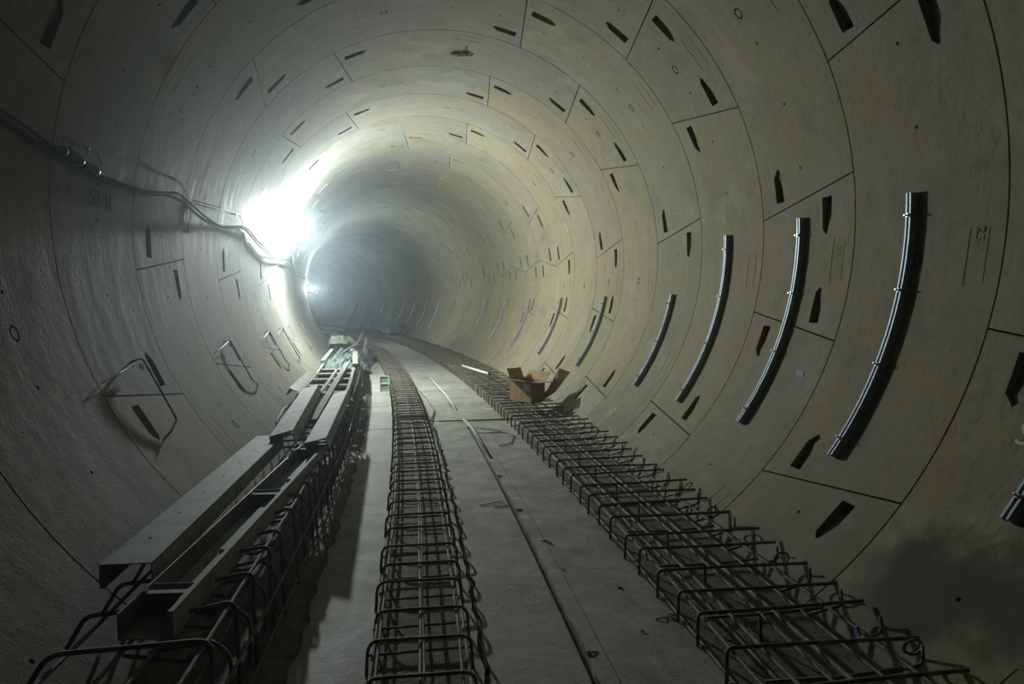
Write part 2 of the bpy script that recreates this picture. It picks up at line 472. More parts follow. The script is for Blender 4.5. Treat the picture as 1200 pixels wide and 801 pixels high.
# ------------------------------------------------------------------ FLOOR
floor = empty('floor', P(6, 0, ZF-.1), kind='structure')
def strip(mb, s0, s1, xa, xb, z0, z1, ds=1.0, jag=None, holes=None):
    """a slab strip with its own thickness, xa/xb may be functions of s"""
    fa = xa if callable(xa) else (lambda s: xa); fb = xb if callable(xb) else (lambda s: xb)
    n = max(1, int(round((s1-s0)/ds))); b = len(mb.v)
    for i in range(n+1):
        s = s0+(s1-s0)*i/n
        for x, z in ((fa(s), z0), (fb(s), z0), (fb(s), z1), (fa(s), z1)): mb.v.append(tuple(P(s, x, z)))
    for i in range(n):
        k = b+i*4
        for q in range(4): mb.f.append((k+q, k+4+q, k+4+(q+1) % 4, k+(q+1) % 4)); mb.sm.append(False)
    mb.f.append((b, b+1, b+2, b+3)); mb.sm.append(False)
    k = b+n*4; mb.f.append((k+3, k+2, k+1, k)); mb.sm.append(False)
fb = MB(); strip(fb, -3.4, 72, -1.52, 1.52, ZF-.28, ZF-.03, 1.0); fb.build('floor_base', M['dirt'], floor)
rj = random.Random(3)
jag = [rj.uniform(-.018, .018) for _ in range(1200)]
jleft = lambda s: -1.03+jag[int((s+6)*9) % 1200]  # slab edge shaped after the jagged shadow of the left cage
def slab(s0, s1, xa, xb, z1=ZF, ds=1.0, mat='slab'):
    m = MB(); strip(m, s0, s1, xa, xb, ZF-.06, z1, ds); m.build('floor_slab', M[mat], floor)
SJ = 8.40
jc0 = lambda s: -.685+jag[int((s+6)*14+300) % 1200]*.5
jc1 = lambda s: -.262+jag[int((s+6)*14+700) % 1200]*.5
slab(-3.4, SJ-.012, jleft, jc0, ZF, .11)
slab(-3.4, SJ-.012, jc0, jc1, ZF-.016, .11, 'dirt')          # rough strip below the middle cage
jm = lambda s: -.200+jag[int((s+6)*12+500) % 1200]*.9
slab(-3.4, SJ-.012, jc1, jm, ZF-.001, .11)
slab(-3.4, SJ-.012, lambda s: jm(s)+.024, .228, ZF, .11)
slab(-3.4, SJ-.012, lambda s: .262+jag[int((s+6)*12+100) % 1200]*.5, .345, ZF+.004, .11)
slab(-3.4, SJ-.012, .351, .80, ZF, 1)
slab(-3.4, 72, .80, 1.52, ZF-.014, 1, 'dirt')
slab(SJ+.012, 8.86, -.20, .95, ZF-.004, 1)
slab(SJ+.012, 72, lambda s: -1.03, -.69, ZF, 1)
slab(SJ+.012, 72, -.69, -.20, ZF-.016, 1, 'dirt')
slab(8.885, 72, -.20, .185, ZF, 1)
slab(8.885, 72, .20, .80, ZF, 1)
slab(8.885, 9.7, .185, .20, ZF, 1)

# ------------------------------------------------------------------ rebar helpers
def bent(pts, r=.03, n=4):
    """round the corners of a polyline"""
    pts = [Vector(p) for p in pts]; out = [pts[0]]
    for i in range(1, len(pts)-1):
        a = (pts[i-1]-pts[i]); b = (pts[i+1]-pts[i]); d = min(r, a.length*.45, b.length*.45)
        p0 = pts[i]+a.normalized()*d; p1 = pts[i]+b.normalized()*d
        for k in range(n+1):
            t = k/n; out.append(p0.lerp(pts[i], t).lerp(pts[i].lerp(p1, t), t))
    out.append(pts[-1]); return out
def place(me, name, s, parent, mat=None, rx=0.0, rz=0.0, **k):
    o = bpy.data.objects.new(name, me); COL.objects.link(o); o.parent = parent
    cx, cy, h = path(s)
    o.matrix_basis = (Matrix.Translation(parent.location)).inverted() @ Matrix.Translation((cx, cy, 0)) @ Matrix.Rotation(h+rz, 4, 'Z')
    return props(o, **k)
def longbar(name, parent, s0, s1, x, z, r, mat, step=.8, wob=.006, seed=0):
    rr = random.Random(seed); n = max(2, int((s1-s0)/step)); xf = x if callable(x) else (lambda s: x)
    m = MB(); m.tube([P(s0+(s1-s0)*i/n, xf(s0+(s1-s0)*i/n)+rr.uniform(-wob, wob), z+rr.uniform(-wob*.6, wob*.3)) for i in range(n+1)], r, 6)
    return m.build(name, mat, parent)
SP = .285

# ---- middle cage
cage = empty('rebar_cage', P(6, -.47, ZF), label='narrow rebar cage of low hoops running down the middle of the floor slab', cat='rebar cage', group=None)
ZT = ZF+.148
hoops = []
for v in range(4):
    rr = random.Random(v); m = MB(); d = .010
    xa, xb = -.695+rr.uniform(-d, d), -.255+rr.uniform(-d, d)
    m.tube(bent([(xa, rr.uniform(-.01, .01), ZF-.02), (xa+.012, 0, ZT), (xb-.012, rr.uniform(-.012, .012), ZT+rr.uniform(-.005, .005)), (xb, 0, ZF-.02)], .05, 5), .0075, 7)
    hoops.append(m.mesh('hoop', M['rebar']))
ties = []
for v in range(2):
    m = MB(); m.tube([(-.70, .05*v, ZF+.010), (-.25, .05*v+.01, ZF+.012)], .006, 5); ties.append(m.mesh('cross_bar', M['rebar']))
s = 2.50; i = 0; rr = random.Random(11)
while s < 33:
    place(hoops[i % 4], 'hoop', s+rr.uniform(-.02, .02), cage, rz=rr.uniform(-.03, .03))
    if s < 20: place(ties[i % 2], 'cross_bar', s+rr.uniform(.05, .12), cage)
    s += SP*(1 if s < 8 or s > 12 else .8); i += 1
for k, (x, z, r) in enumerate([(-.475, ZT-.016, .008), (-.670, ZT-.045, .008), (-.28, ZT-.045, .008), (-.655, ZF+.028, .008), (-.30, ZF+.028, .008), (-.46, ZF+.026, .007)]):
    longbar('long_bar', cage, .6 if k < 5 else 1.2, 33, x, z, r, M['rebar'], seed=k)
# dense cluster of hoops where two slab pours meet
for q in range(4):
    place(hoops[q], 'hoop', SJ-.16+q*.09, cage, rz=rr.uniform(-.02, .02))

# ---- right cage
rc = empty('rebar_cage', P(6, 1.2, ZF), label='wide rebar mat of bent bars along the foot of the right wall', cat='rebar cage')
bars = []
ZR = -1.995
for v in range(6):
    r2 = random.Random(40+v); m = MB(); d = .012
    xf = .79+r2.uniform(-d, d); tip = 1.64+r2.uniform(-.04, .02); sk = r2.uniform(-.02, .03)
    m.tube(bent([(xf-.004, -.01, ZF-.02), (xf, 0, ZR+r2.uniform(-.006, .006)), (1.2, sk*.5, ZR+.004), (tip, sk, ZR+r2.uniform(.0, .018))], .03, 4), .0085, 7)
    bars.append(m.mesh('bent_bar', M['rebar']))
inner = []
for v in range(3):
    r2 = random.Random(60+v); m = MB()
    m.tube(bent([(.83, 0, ZR-.02), (1.15, .01, ZR-.025+r2.uniform(-.01, .0)), (1.42, .02, ZR-.02)], .03, 3), .0075, 6)
    inner.append(m.mesh('tie_bar', M['rebar'])); m = MB()
    m.tube([(1.10, .015, ZR-.03), (1.11, .02, ZF-.02)], .0075, 6)
    inner.append(m.mesh('tie_bar', M['rebar']))
rod = []  # short stubs added in place of faint shadows by the bar tips
for v in range(2):
    m = MB(); m.tube(bent([(1.56, 0, ZR+.03), (1.57, 0, ZR-.05), (1.40, .01, ZR-.09)], .03, 3), .007, 6)
    rod.append(m.mesh('shadow_stub', M['rebar']))
s = 2.25; i = 0; rr = random.Random(5)
while s < 34:
    place(bars[rr.randrange(6)], 'bent_bar', s+rr.uniform(-.03, .03), rc, rz=rr.uniform(-.025, .025))
    if i % 2 == 0 and s < 16:
        so = s+rr.uniform(.02, .08); place(inner[(i % 3)*2], 'tie_bar', so, rc); place(inner[(i % 3)*2+1], 'tie_bar', so, rc)
    if s < 9: place(rod[i % 2], 'shadow_stub', s+rr.uniform(.08, .16), rc)
    s += .278 if s < 6.6 else .265; i += 1
for k, (x, r) in enumerate([(.812, .008), (.95, .011), (1.10, .008), (1.17, .012), (1.31, .008), (1.45, .008)]):
    longbar('long_bar', rc, .8, 34, x, ZR-.018-.001*k, r, M['rebar'], wob=.010, seed=20+k)
for k, x in enumerate((.81, 1.0, 1.25)):
    longbar('long_bar', rc, .8, 30, x, ZF+.012, .008, M['rebar'], wob=.01, seed=30+k)
# eye loops of wire hanging from bar ends
for (s_, x_, z_) in ((2.47, 1.58, ZR-.02), (3.35, 1.50, ZR+.02), (4.2, 1.50, ZR+.01)):
    m = MB(); m.torus(P(s_, x_, z_), (0.1, 1, .25), .038, .006, 16, 5); m.build('wire_loop', M['rebar'], rc)
def tag_tape(s, x, z, lbl):
    m = MB(); 
    m.torus(P(s, x, z), (1, 0, 0), .010, .006, 8, 5); m.box(-.004, .004, -.02, .015, -.022, .0, lambda a, b, c: P(s+b, x+a, z+c))
    o = m.build('blue_tape', M['blue']); return props(o, lbl, 'tape')
tag_tape(3.54, .79, ZR, 'small blue tape tag tied to the front corner of the right rebar mat')
tag_tape(2.62, 1.43, ZR-.01, 'dark blue tape scrap tied near the bar ends at the lower right corner')

# ---- left cage
lc = empty('rebar_cage', P(6, -1.5, ZF), label='tall rebar cage carrying the steel forms at the foot of the left wall', cat='rebar cage')
ZL = ZF+.42
def left_bar(v, end):
    """front leg and top of a bent bar; end = how far its top reaches towards the wall"""
    r2 = random.Random(80+v); m = MB(); x0 = -1.165+r2.uniform(-.01, .01)
    pts = [(x0, .012, ZF-.03), (x0-.008, 0, ZF+.25), (-1.178, 0, ZL)]
    if end < -1.5: pts += [(-1.69, r2.uniform(-.02, .02), ZL-.012), (-1.78, 0, ZL-.16)]
    else: pts += [(end, r2.uniform(-.01, .01), ZL-.012-r2.uniform(0, .02))]
    m.tube(bent(pts, .05, 5), .009, 7)
    return m.mesh('bent_bar', M['rebar_dusty'])
lb = {e: [left_bar(v+i*7, e) for v in range(4)] for i, e in enumerate((-1.69, -1.345, -1.285, -1.235))}
ub = []
for v in range(3):
    r2 = random.Random(90+v); m = MB()
    m.tube(bent([(-1.44, .02, ZL-.14), (-1.235, .0, ZL-.10), (-1.175, .01, ZL-.17), (-1.185, .03, ZF+.05)], .055, 5), .008, 6)
    ub.append(m.mesh('hooked_bar', M['rebar_dusty'])); m = MB()
    m.tube(bent([(-1.22, -.05, ZL-.10), (-1.34, .04, ZL-.20), (-1.55, .0, ZL-.14)], .04, 4), .008, 6)
    ub.append(m.mesh('hooked_bar', M['rebar_dusty']))
m = MB(); m.tube(bent([(-1.60, 0, ZL-.02), (-1.72, 0, ZL-.03), (-1.79, 0, ZL-.15)], .03, 3), .009, 7); wallbar = m.mesh('bent_bar', M['rebar_dusty'])
s = 2.35; i = 0; rr = random.Random(17)
while s < 13.8:
    if 2.45 <= s <= 5.45: place(wallbar, 'bent_bar', s, lc)      # shows again between the tray and the wall
    e = -1.69 if (s < 2.45 or s > 5.45) else (-1.345 if s < 3.3 else (-1.285 if s < 4.2 else -1.235))
    place(lb[e][i % 4], 'bent_bar', s+rr.uniform(-.02, .02), lc, rz=rr.uniform(-.03, .03))
    so = s+rr.uniform(.08, .16)
    place(ub[(i % 3)*2], 'hooked_bar', so, lc, rz=rr.uniform(-.05, .05)); place(ub[(i % 3)*2+1], 'hooked_bar', so+.03, lc)
    s += .29 if s < 8 else .27; i += 1
for k, (x, z, r) in enumerate([(-1.20, ZL-.020, .009), (-1.16, ZF+.20, .008), (-1.42, ZF+.330, .008), (-1.66, ZL-.04, .008), (-1.53, ZF+.330, .008), (-1.30, ZF+.17, .008),
                               (-1.50, ZF+.15, .008), (-1.17, ZF+.01, .008)]):
    longbar('long_bar', lc, .9, 13.8, x, z, r, M['rebar_dusty'], seed=50+k, wob=.008)
# thin spare bars lying on the slab beside the left cage
for k, (x0, x1) in enumerate(((-1.09, -1.05), (-1.12, -1.08), (-1.07, -1.045))):
    m = MB(); n = 10; r_ = random.Random(k)
    m.tube([P(8.7+k*.3+(7.2-k)*q/n, x0+(x1-x0)*q/n+.03*sin(q*.5+k)+r_.uniform(-.006, .006), ZF+.012+.0*k) for q in range(n+1)], .007, 6)
    o = m.build('loose_bar', M['rebar'])
    props(o, ['long loose bar on the slab right beside the left cage', 'loose bar farthest left of the three beside the left cage', 'loose bar nearest the slab middle of the three beside the left cage'][k], 'rebar', 'loose bars beside the left cage')

# ------------------------------------------------------------------ steel forms on the left cage
def channel_frame(p0, p1, roll):
    y = (p1-p0).normalized(); z = Vector((0, 0, 1)); x = y.cross(z).normalized(); z = x.cross(y)
    q = Matrix.Rotation(roll, 3, y)
    return p0, q @ x, y, q @ z, (p1-p0).length
def channel(name, label, p0, p1, w, d, roll=0.0, up=True, holes=(), mat='form', group=None):
    """p0,p1: middle of the web's ends. up=True: web on top, flanges down"""
    O, X, Y, Z, L = channel_frame(p0, p1, roll)
    root = empty(name, (p0+p1)/2 - Vector((0, 0, d)), label=label, cat='steel form', group=group)
    T = .006; sg = -1 if up else 1
    f = lambda a, b, c: O+X*a+Y*b+Z*c
    # web with real holes
    rects_o = [(-w/2, 0), (w/2, 0), (w/2, L), (-w/2, L)]
    verts = list(rects_o); edges = [(0, 1), (1, 2), (2, 3), (3, 0)]; hs = []
    for (hx, hy, hr) in holes:
        pl = [(hx+hr*cos(2*pi*q/8), hy+hr*sin(2*pi*q/8)) for q in range(8)]
        b = len(verts); verts += pl; edges += [(b+q, b+(q+1) % 8) for q in range(8)]; hs.append((hx, hy, hr, pl))
    n = 6
    for q in range(1, n): verts += [(-w/2, L*q/n), (w/2, L*q/n)]
    verts2 = [Vector(v) for v in verts]
    res = delaunay_2d_cdt(verts2, edges, [], 1, 1e-6)
    m = MB(); V2, F2 = res[0], res[2]
    for zz in (0, -T if up else T):
        vv = [f(v[0], v[1], zz) for v in V2]
        fs = [tuple(t) for t in F2 if not any((sum(V2[i][0] for i in t)/len(t)-h[0])**2+(sum(V2[i][1] for i in t)/len(t)-h[1])**2 < (h[2]*.9)**2 for h in hs)]
        m.add(vv, fs)
    for h in hs:
        for q in range(8):
            a, b = h[3][q], h[3][(q+1) % 8]; zt = -T if up else T
            m.add([f(*a, 0), f(*b, 0), f(*b, zt), f(*a, zt)], [(0, 1, 2, 3)])
    z0, z1 = (-T, 0) if up else (0, T)
    e = .0005
    m.box(-w/2, w/2, -e, 0, z0, z1, f); m.box(-w/2, w/2, L, L+e, z0, z1, f)
    m.build('web', M[mat], root)
    for sx in (-1, 1):
        k = MB(); xa, xb = sorted((sx*w/2, sx*(w/2-T)))
        za, zb = (-d, -T) if up else (T, d)
        k.box(xa, xb, 0, L, za, zb, f)
        # small returned lip
        xl, xr = sorted((sx*(w/2-T), sx*(w/2-.018)))
        zl = (-d, -d+T) if up else (d-T, d)
        if up: k.box(xl, xr, 0, L, zl[0], zl[1], f)
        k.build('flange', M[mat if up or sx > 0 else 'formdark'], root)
    return root, f, L
A0 = P(2.86, -1.665, ZF+.505); A1 = P(5.55, -1.64, ZF+.505)
hol = [(-.02+.004*k, .30+.365*k, .010) for k in range(7)]
channel('steel_form', 'long upturned grey steel form with a row of round holes, nearest the left wall', A0, A1, .205, .10, 0, True, hol)
B0 = P(5.32, -1.515, ZF+.565); B1 = P(8.05, -1.635, ZF+.60)
channel('steel_form', 'upturned grey steel form lying tilted over the end of the holed one', B0, B1, .185, .10, -radians(15), True, [(.0, .4+.5*k, .004) for k in range(4)])
C0 = P(5.20, -1.243, ZF+.525); C1 = P(7.9, -1.285, ZF+.545)
channel('steel_form', 'upturned grey steel form lying tilted on the cage edge beside the slab', C0, C1, .165, .095, -radians(13), True)
# open tray with dividers
D0 = P(2.50, -1.455, ZF+.352); D1 = P(5.34, -1.275, ZF+.362)
tray, tf, tL = channel('steel_form', 'open U-shaped steel form tray with small dividers, nearest the camera', D0, D1, .195, .10, 0, False)
k = MB(); k.box(.078, .0975, .0, tL, .094, .103, tf); k.build('rim', M['form'], tray)
def divider(y):
    b = MB(); f = lambda a, b_, c: tf(a, y+b_, c)
    b.box(-.088, .088, 0, .004, .006, .086, f)
    b.box(-.088, .088, -.028, .004, .084, .088, f)
    b.box(.070, .074, -.10, 0, .006, .098, f)
    b.box(-.088, -.084, -.03, 0, .03, .098, f)
    b.box(-.088, .088, .05, .054, .006, .094, f)
    return b.build('divider', M['form'], tray)
for y in (.22, 1.55, 2.75): divider(y)
for (y0, y1) in ((.75, 1.5), (2.0, 2.7)):
    b = MB(); b.box(.0, .072, y0, y1, .006, .05, tf); b.build('spacer', M['form'], tray)
# second group of forms farther on: three rails with cross pieces
fr = empty('formwork_frame', P(9.8, -1.5, ZF+.42), label='pale ladder-like formwork frame on the left cage behind the tilted forms', cat='formwork')
Zq = ZF+.50
for x0, x1, s0, s1 in ((-1.80, -1.84, 8.2, 12.2), (-1.56, -1.56, 8.3, 11.2), (-1.24, -1.30, 8.0, 11.4)):
    b = MB(); n = 6; 
    for q in range(n):
        sa, sb = s0+(s1-s0)*q/n, s0+(s1-s0)*(q+1)/n; xa, xb = x0+(x1-x0)*q/n, x0+(x1-x0)*(q+1)/n
        b.hexa([P(sa, xa-.02, Zq-.07), P(sa, xa+.02, Zq-.07), P(sb, xb+.02, Zq-.07), P(sb, xb-.02, Zq-.07),
                P(sa, xa-.02, Zq), P(sa, xa+.02, Zq), P(sb, xb+.02, Zq), P(sb, xb-.02, Zq)])
    b.build('rail', M['cream'], fr)
for k, s in enumerate((8.25, 9.0, 9.75, 10.5, 11.2)):
    for (xa, xb) in ((-1.80, -1.58), (-1.54, -1.26)):
        b = MB(); b.box(xa, xb, s, s+.16, Zq-.05, Zq-.008, lambda a, b_, c: P(b_, a, c)); b.build('cross_piece', M['cream'], fr)
for k, (s0, xa, xb) in enumerate(((8.5, -1.54, -1.27), (9.25, -1.54, -1.27), (10.0, -1.54, -1.28), (10.75, -1.54, -1.28), (9.25, -1.80, -1.58), (10.0, -1.80, -1.58))):
    b = MB(); F = lambda a, b_, c: P(b_, a, c)
    z0, z1 = Zq-.12, Zq-.02
    b.box(xa, xb, s0, s0+.45, z0, z0+.01, F); b.box(xa, xa+.01, s0, s0+.45, z0, z1, F); b.box(xb-.01, xb, s0, s0+.45, z0, z1, F)
    b.box(xa, xb, s0, s0+.01, z0, z1, F); b.box(xa, xb, s0+.44, s0+.45, z0, z1, F)
    o = b.build('crate', M['green' if k in (0, 4, 3) else 'black']); 
    props(o, ['dark green open crate in the formwork frame, nearest on its right side', 'black open crate in the formwork frame, second on its right side', 'black open crate in the formwork frame, third on its right side',
              'dark green open crate in the formwork frame, farthest on its right side', 'dark green open crate in the formwork frame, nearer one on its wall side', 'black open crate in the formwork frame, farther one on its wall side'][k], 'crate', 'crates in the formwork frame')
def plank(s0, x0, z0, s1, x1, z1, w, t, lbl, mat='timber'):
    p0, p1 = P(s0, x0, z0), P(s1, x1, z1); O, X, Y, Z, L = channel_frame(p0, p1, 0)
    b = MB(); b.box(-w/2, w/2, 0, L, -t, 0, lambda a, c, d: O+X*a+Y*c+Z*d)
    o = b.build('plank', M[mat]); return props(o, lbl, 'plank', 'planks on the left cage')
plank(6.5, -1.43, ZF+.47, 11.6, -1.40, ZF+.58, .07, .035, 'long narrow pale plank running between the two tilted steel forms', 'cream')
plank(11.8, -1.28, ZF+.53, 14.6, -1.33, ZF+.56, .09, .03, 'short pale plank on the cage edge beside the green netting', 'cream')
plank(12.3, -1.86, ZF+.55, 14.8, -1.80, ZF+.60, .07, .03, 'narrow pale plank against the wall beside the green netting', 'cream')
# black form end against the wall
channel('steel_form', 'dark steel form lying against the wall behind the tilted one', P(8.3, -1.86, ZF+.53), P(10.6, -1.88, ZF+.53), .12, .09, radians(25), True, (), 'formdark')

# heaps: crumpled fabric built as a displaced cloth over a mound
def heap(name, lbl, cat, s, x, z, ls, lx, hh, mat, seed, nx=16, ny=16, crease=.35):
    r_ = random.Random(seed); import mathutils.noise as mn
    m = MB(); vv = []
    for j in range(ny+1):
        for i in range(nx+1):
            u = i/nx*2-1; v = j/ny*2-1
            e = max(0, 1-(u*u+v*v)*.55)
            q = Vector((u*2.3+seed, v*2.3, seed*.7))
            n1 = mn.fractal(q, 1.0, 2.2, 4)
            n2 = abs(mn.noise(q*2.1))*crease
            hgt = hh*(e*.75+.35*n1+n2)
            edge = max(abs(u), abs(v))
            if edge > .85: hgt *= (1-edge)/.15
            vv.append(P(s+v*ls/2*(1+.1*n1), x+u*lx/2*(1+.12*n1), z+max(0.0, hgt)))
    ff = [(j*(nx+1)+i, j*(nx+1)+i+1, (j+1)*(nx+1)+i+1, (j+1)*(nx+1)+i) for j in range(ny) for i in range(nx)]
    b = len(vv); base = [Vector(p) - Vector((0, 0, .03)) for p in vv]
    m.add(vv, ff)
    # underside and rim so that it has thickness
    m.add(base, [tuple(reversed(f)) for f in ff])
    rim = [i for i in range(nx+1)] + [j*(nx+1)+nx for j in range(1, ny+1)] + [ny*(nx+1)+i for i in reversed(range(nx))] + [j*(nx+1) for j in reversed(range(1, ny))]
    for a, c in zip(rim, rim[1:]+rim[:1]): m.f.append((a, a+b, c+b, c)); m.sm.append(False)
    o = m.build(name, M[mat]); return props(o, lbl, cat)
heap('green_netting', 'crumpled grey-green netting heaped on the left cage past the formwork frame', 'netting', 13.4, -1.56, ZF+.40, 3.2, .56, .17, 'netting', 2)
heap('tarpaulin', 'dark crumpled tarpaulin heaped on the left side behind the green netting', 'tarpaulin', 16.7, -1.50, ZF+.12, 3.6, .95, .36, 'tarp', 5)
heap('tarpaulin', 'lower dark tarpaulin spread on the slab past the left cage', 'tarpaulin', 20.3, -1.35, ZF+.005, 4.0, 1.25, .30, 'tarp', 9)
heap('cream_sheet', 'bright cream sheet draped on the heap beside the left wall', 'sheet', 19.3, -1.72, ZF+.52, 1.5, .50, .16, 'sheet', 4, 8, 8, .5)
heap('cream_sheet', 'flatter cream sheet lying farther right of the bright draped one', 'sheet', 21.6, -1.42, ZF+.42, 2.4, .46, .10, 'sheet', 8, 8, 8, .4)
heap('tarpaulin', 'dark mound under the cream sheets beside the left wall', 'tarpaulin', 20.2, -1.66, ZF+.22, 3.4, .8, .34, 'tarp', 14)
heap('tarpaulin', 'long low dark heap across the slab far down the tunnel', 'tarpaulin', 33.6, .15, ZF+.005, 4.0, 2.9, .30, 'tarp', 21)
heap('tarpaulin', 'black heap at the foot of the far right wall', 'tarpaulin', 31.0, 1.45, ZF+.22, 2.6, .8, .42, 'tarp', 23)
for k, (a, b, l) in enumerate((((16.4, -1.15, ZF+.32), (17.9, -1.0, ZF+.68), 'short pale batten sticking up from the dark tarpaulin, nearer one'), ((18.9, -1.25, ZF+.42), (20.6, -.98, ZF+.72), 'short pale batten sticking up from the heap, farther one'), ((15.2, -1.62, ZF+.48), (17.0, -1.30, ZF+.56), 'pale batten lying across the dark tarpaulin'))):
    plank(*a, *b, .06, .03, l, 'timber')

# slender poles standing in for hose shadows on the far right wall
for k, (a, b, l) in enumerate((((36.0, .5, ZF+.1), (41.0, 2.45, -.15), 'longest dark pole standing in for a shadow on the far right wall'), ((35.6, .9, ZF+.1), (38.5, 2.35, -.9), 'shorter dark pole standing in for a shadow on the far right wall'), ((40.0, 0.4, ZF+.1), (45.0, 2.3, -.75), 'farthest dark pole standing in for a shadow on the far right wall'))):
    m = MB(); m.tube([P(*a), P(*b)], .035, 8); o = m.build('pole', M['rebar']); props(o, l, 'pole', 'poles standing in for shadows on the far wall')

# ------------------------------------------------------------------ things on and beside the cages
# cardboard box
def carton():
    c = P(9.38, 1.235, ZR+.012); ex = Vector((.55, -.83, 0)).normalized()
    ey = Vector((-ex.y, ex.x, 0)); ez = Vector((0, 0, 1))
    near = P(9.17, 1.235, ZR+.012)
    LX, LY, H, T = .46, .27, .30, .006
    root = empty('cardboard_box', near, label='open cardboard box with raised flaps and a pale label standing on the right rebar mat', cat='box')
    # origin at the corner nearest the camera: x goes left along the front, y goes back along the side
    ax = -ex; ay = ey
    f = lambda a, b, z: near+ax*a+ay*b+ez*z
    b = MB(); b.box(0, LX, 0, T, 0, H, f); b.build('front_panel', M['card'], root)
    b = MB(); b.box(0, LX, LY-T, LY, 0, H, f); b.build('back_panel', M['card'], root)
    b = MB(); b.box(0, T, T, LY-T, 0, H, f); b.build('side_panel', M['card'], root)
    b = MB(); b.box(LX-T, LX, T, LY-T, 0, H, f); b.build('side_panel', M['card'], root)
    b = MB(); b.box(T, LX-T, T, LY-T, 0, T, f); b.build('bottom', M['cardin'], root)
    def flap(h0, h1, out, up, ln, mat='card', taper=.0):
        """h0,h1 hinge ends; out horizontal dir; up angle"""
        h0 = f(*h0); h1 = f(*h1); d = out*cos(up)+ez*sin(up); n = (h1-h0).cross(d).normalized()*T
        w_ = (h1-h0)*taper
        b_ = MB(); a = [h0, h1, h1+d*ln-w_, h0+d*ln+w_]
        b_.hexa([p for p in a]+[p+n for p in a]); b_.build('flap', M[mat], root)
    flap((0, 0, H), (LX, 0, H), -ay, radians(8), .155, 'cardin')              # front flap, folded out level
    flap((LX, 0, H), (LX, LY, H), ax, radians(62), .17, 'card')               # left flap standing up
    flap((0, 0, H), (0, LY, H), -ax, radians(2), .20, 'cardin')          # right flap, level
    flap((0, LY, H), (LX, LY, H), ay, radians(48), .155, 'card')
    b = MB(); b.box(.03, .16, -.002, -.0005, .15, .265, f); b.build('paper_label', M['paper'], root)
    return root
carton()
# dark folded sheet of card leaning between box and wall
p0 = P(9.25, 1.58, ZR+.20); b = MB()
q = [P(9.30, 1.50, ZR+.17), P(9.20, 1.60, ZR+.16), P(9.34, 1.86, ZR+.42), P(9.44, 1.72, ZR+.47)]
b.hexa([v-Vector((.004, 0, .004)) for v in q]+[v+Vector((.004, 0, .004)) for v in q])
q2 = [P(9.28, 1.24+.03, ZR+.02), P(9.20, 1.38, ZR+.02), P(9.20, 1.60, ZR+.16), P(9.30, 1.50, ZR+.17)]
b.hexa([v-Vector((.004, 0, .004)) for v in q2]+[v+Vector((.004, 0, .004)) for v in q2])
props(b.build('folded_card', M['cardin']), 'dark folded sheet of card propped between the box and the wall', 'card')

# white tube on the right mat
m = MB(); a_, b_ = P(14.7, 1.00, ZR+.035), P(12.9, 1.26, ZR+.035); m.tube([a_, b_], .026, 12)
t = empty('plastic_tube', (a_+b_)/2, label='short white plastic tube lying on the right rebar mat', cat='tube')
m.build('tube_body', M['white'], t)
m = MB(); m.tube([b_, b_+(b_-a_).normalized()*.03], .030, 12); m.build('end_cap', M['black'], t)

# green two-cell frame on the slab
g0 = P(12.1, -.80, ZF+.0)
gf = empty('plastic_crate', g0, label='small two-celled crate with pale rim and green inside, on the slab beside the middle cage', cat='crate')
Gf = lambda a, b_, c: P(12.0+b_*1.0+c*.9, -.87+a, ZF+.004+c*.75)
for (c0, c1) in ((.02, .15), (.18, .31)):
    b = MB(); b.box(.02, .155, .03, .035, c0, c1, Gf); b.build('cell', M['green'], gf)
b = MB()
for c0, c1 in ((0, .02), (.15, .18), (.31, .33)): b.box(0, .175, 0, .06, c0, c1, Gf)
b.box(0, .02, 0, .06, .02, .31, Gf); b.box(.155, .175, 0, .06, .02, .31, Gf)
b.build('rim', M['cream'], gf)

# thin pipe along the far groove, bar lying across the joint
m = MB(); m.tube([P(9.72, .235, ZF+.012), P(11.5, .232, ZF+.012), P(14, .21, ZF+.010)], .011, 8)
props(m.build('thin_pipe', M['white']), 'thin pale pipe lying in line with the floor groove beyond the slab joint', 'pipe')
m = MB(); m.tube([P(8.80, -.10, ZF+.010), P(8.74, .95, ZF+.012)], .010, 6)
props(m.build('loose_bar', M['rebar']), 'straight dark bar lying across the slab just past the joint', 'rebar')
m = MB(); m.tube([P(8.84, .24, ZF+.012), P(8.2, .28, ZF+.010), P(6.6, .29, ZF+.008)], [.02, .024, .012], 8)
props(m.build('grout_ridge', M['slab']), 'pale ridge of grout along the floor groove near the slab joint', 'grout')
# wires beside the slab, curved bits
def wire(pts, r, lbl, mat='rebar', cat='wire', n=6):
    m = MB(); m.tube(pts, r, 5); return props(m.build('wire', M[mat]), lbl, cat)
wire([P(8.3, .33, ZF+.01), P(8.05, .55, ZF+.012), P(7.7, .72, ZF+.01), P(7.25, .60, ZF+.012), P(7.15, .45, ZF+.01)], .006, 'curved wire lying on the slab right of the groove')
wire([P(8.45, -.24, ZF+.03), P(9.6, -.10, ZF+.02), P(10.6, -.12, ZF+.02), P(12.5, -.22, ZF+.04)], .010, 'dark hose bending out beside the middle cage past the joint', 'rebar', 'hose')
wire([P(7.9, .32, ZF+.01), P(7.86, .62, ZF+.012)], .005, 'short straight wire on the slab near the joint')
wire([P(5.05, .0, ZF+.008), P(5.12, .17, ZF+.010), P(5.0, .22, ZF+.008), P(5.0, .10, ZF+.008)], .004, 'thin bent wire scrap left of the floor groove')
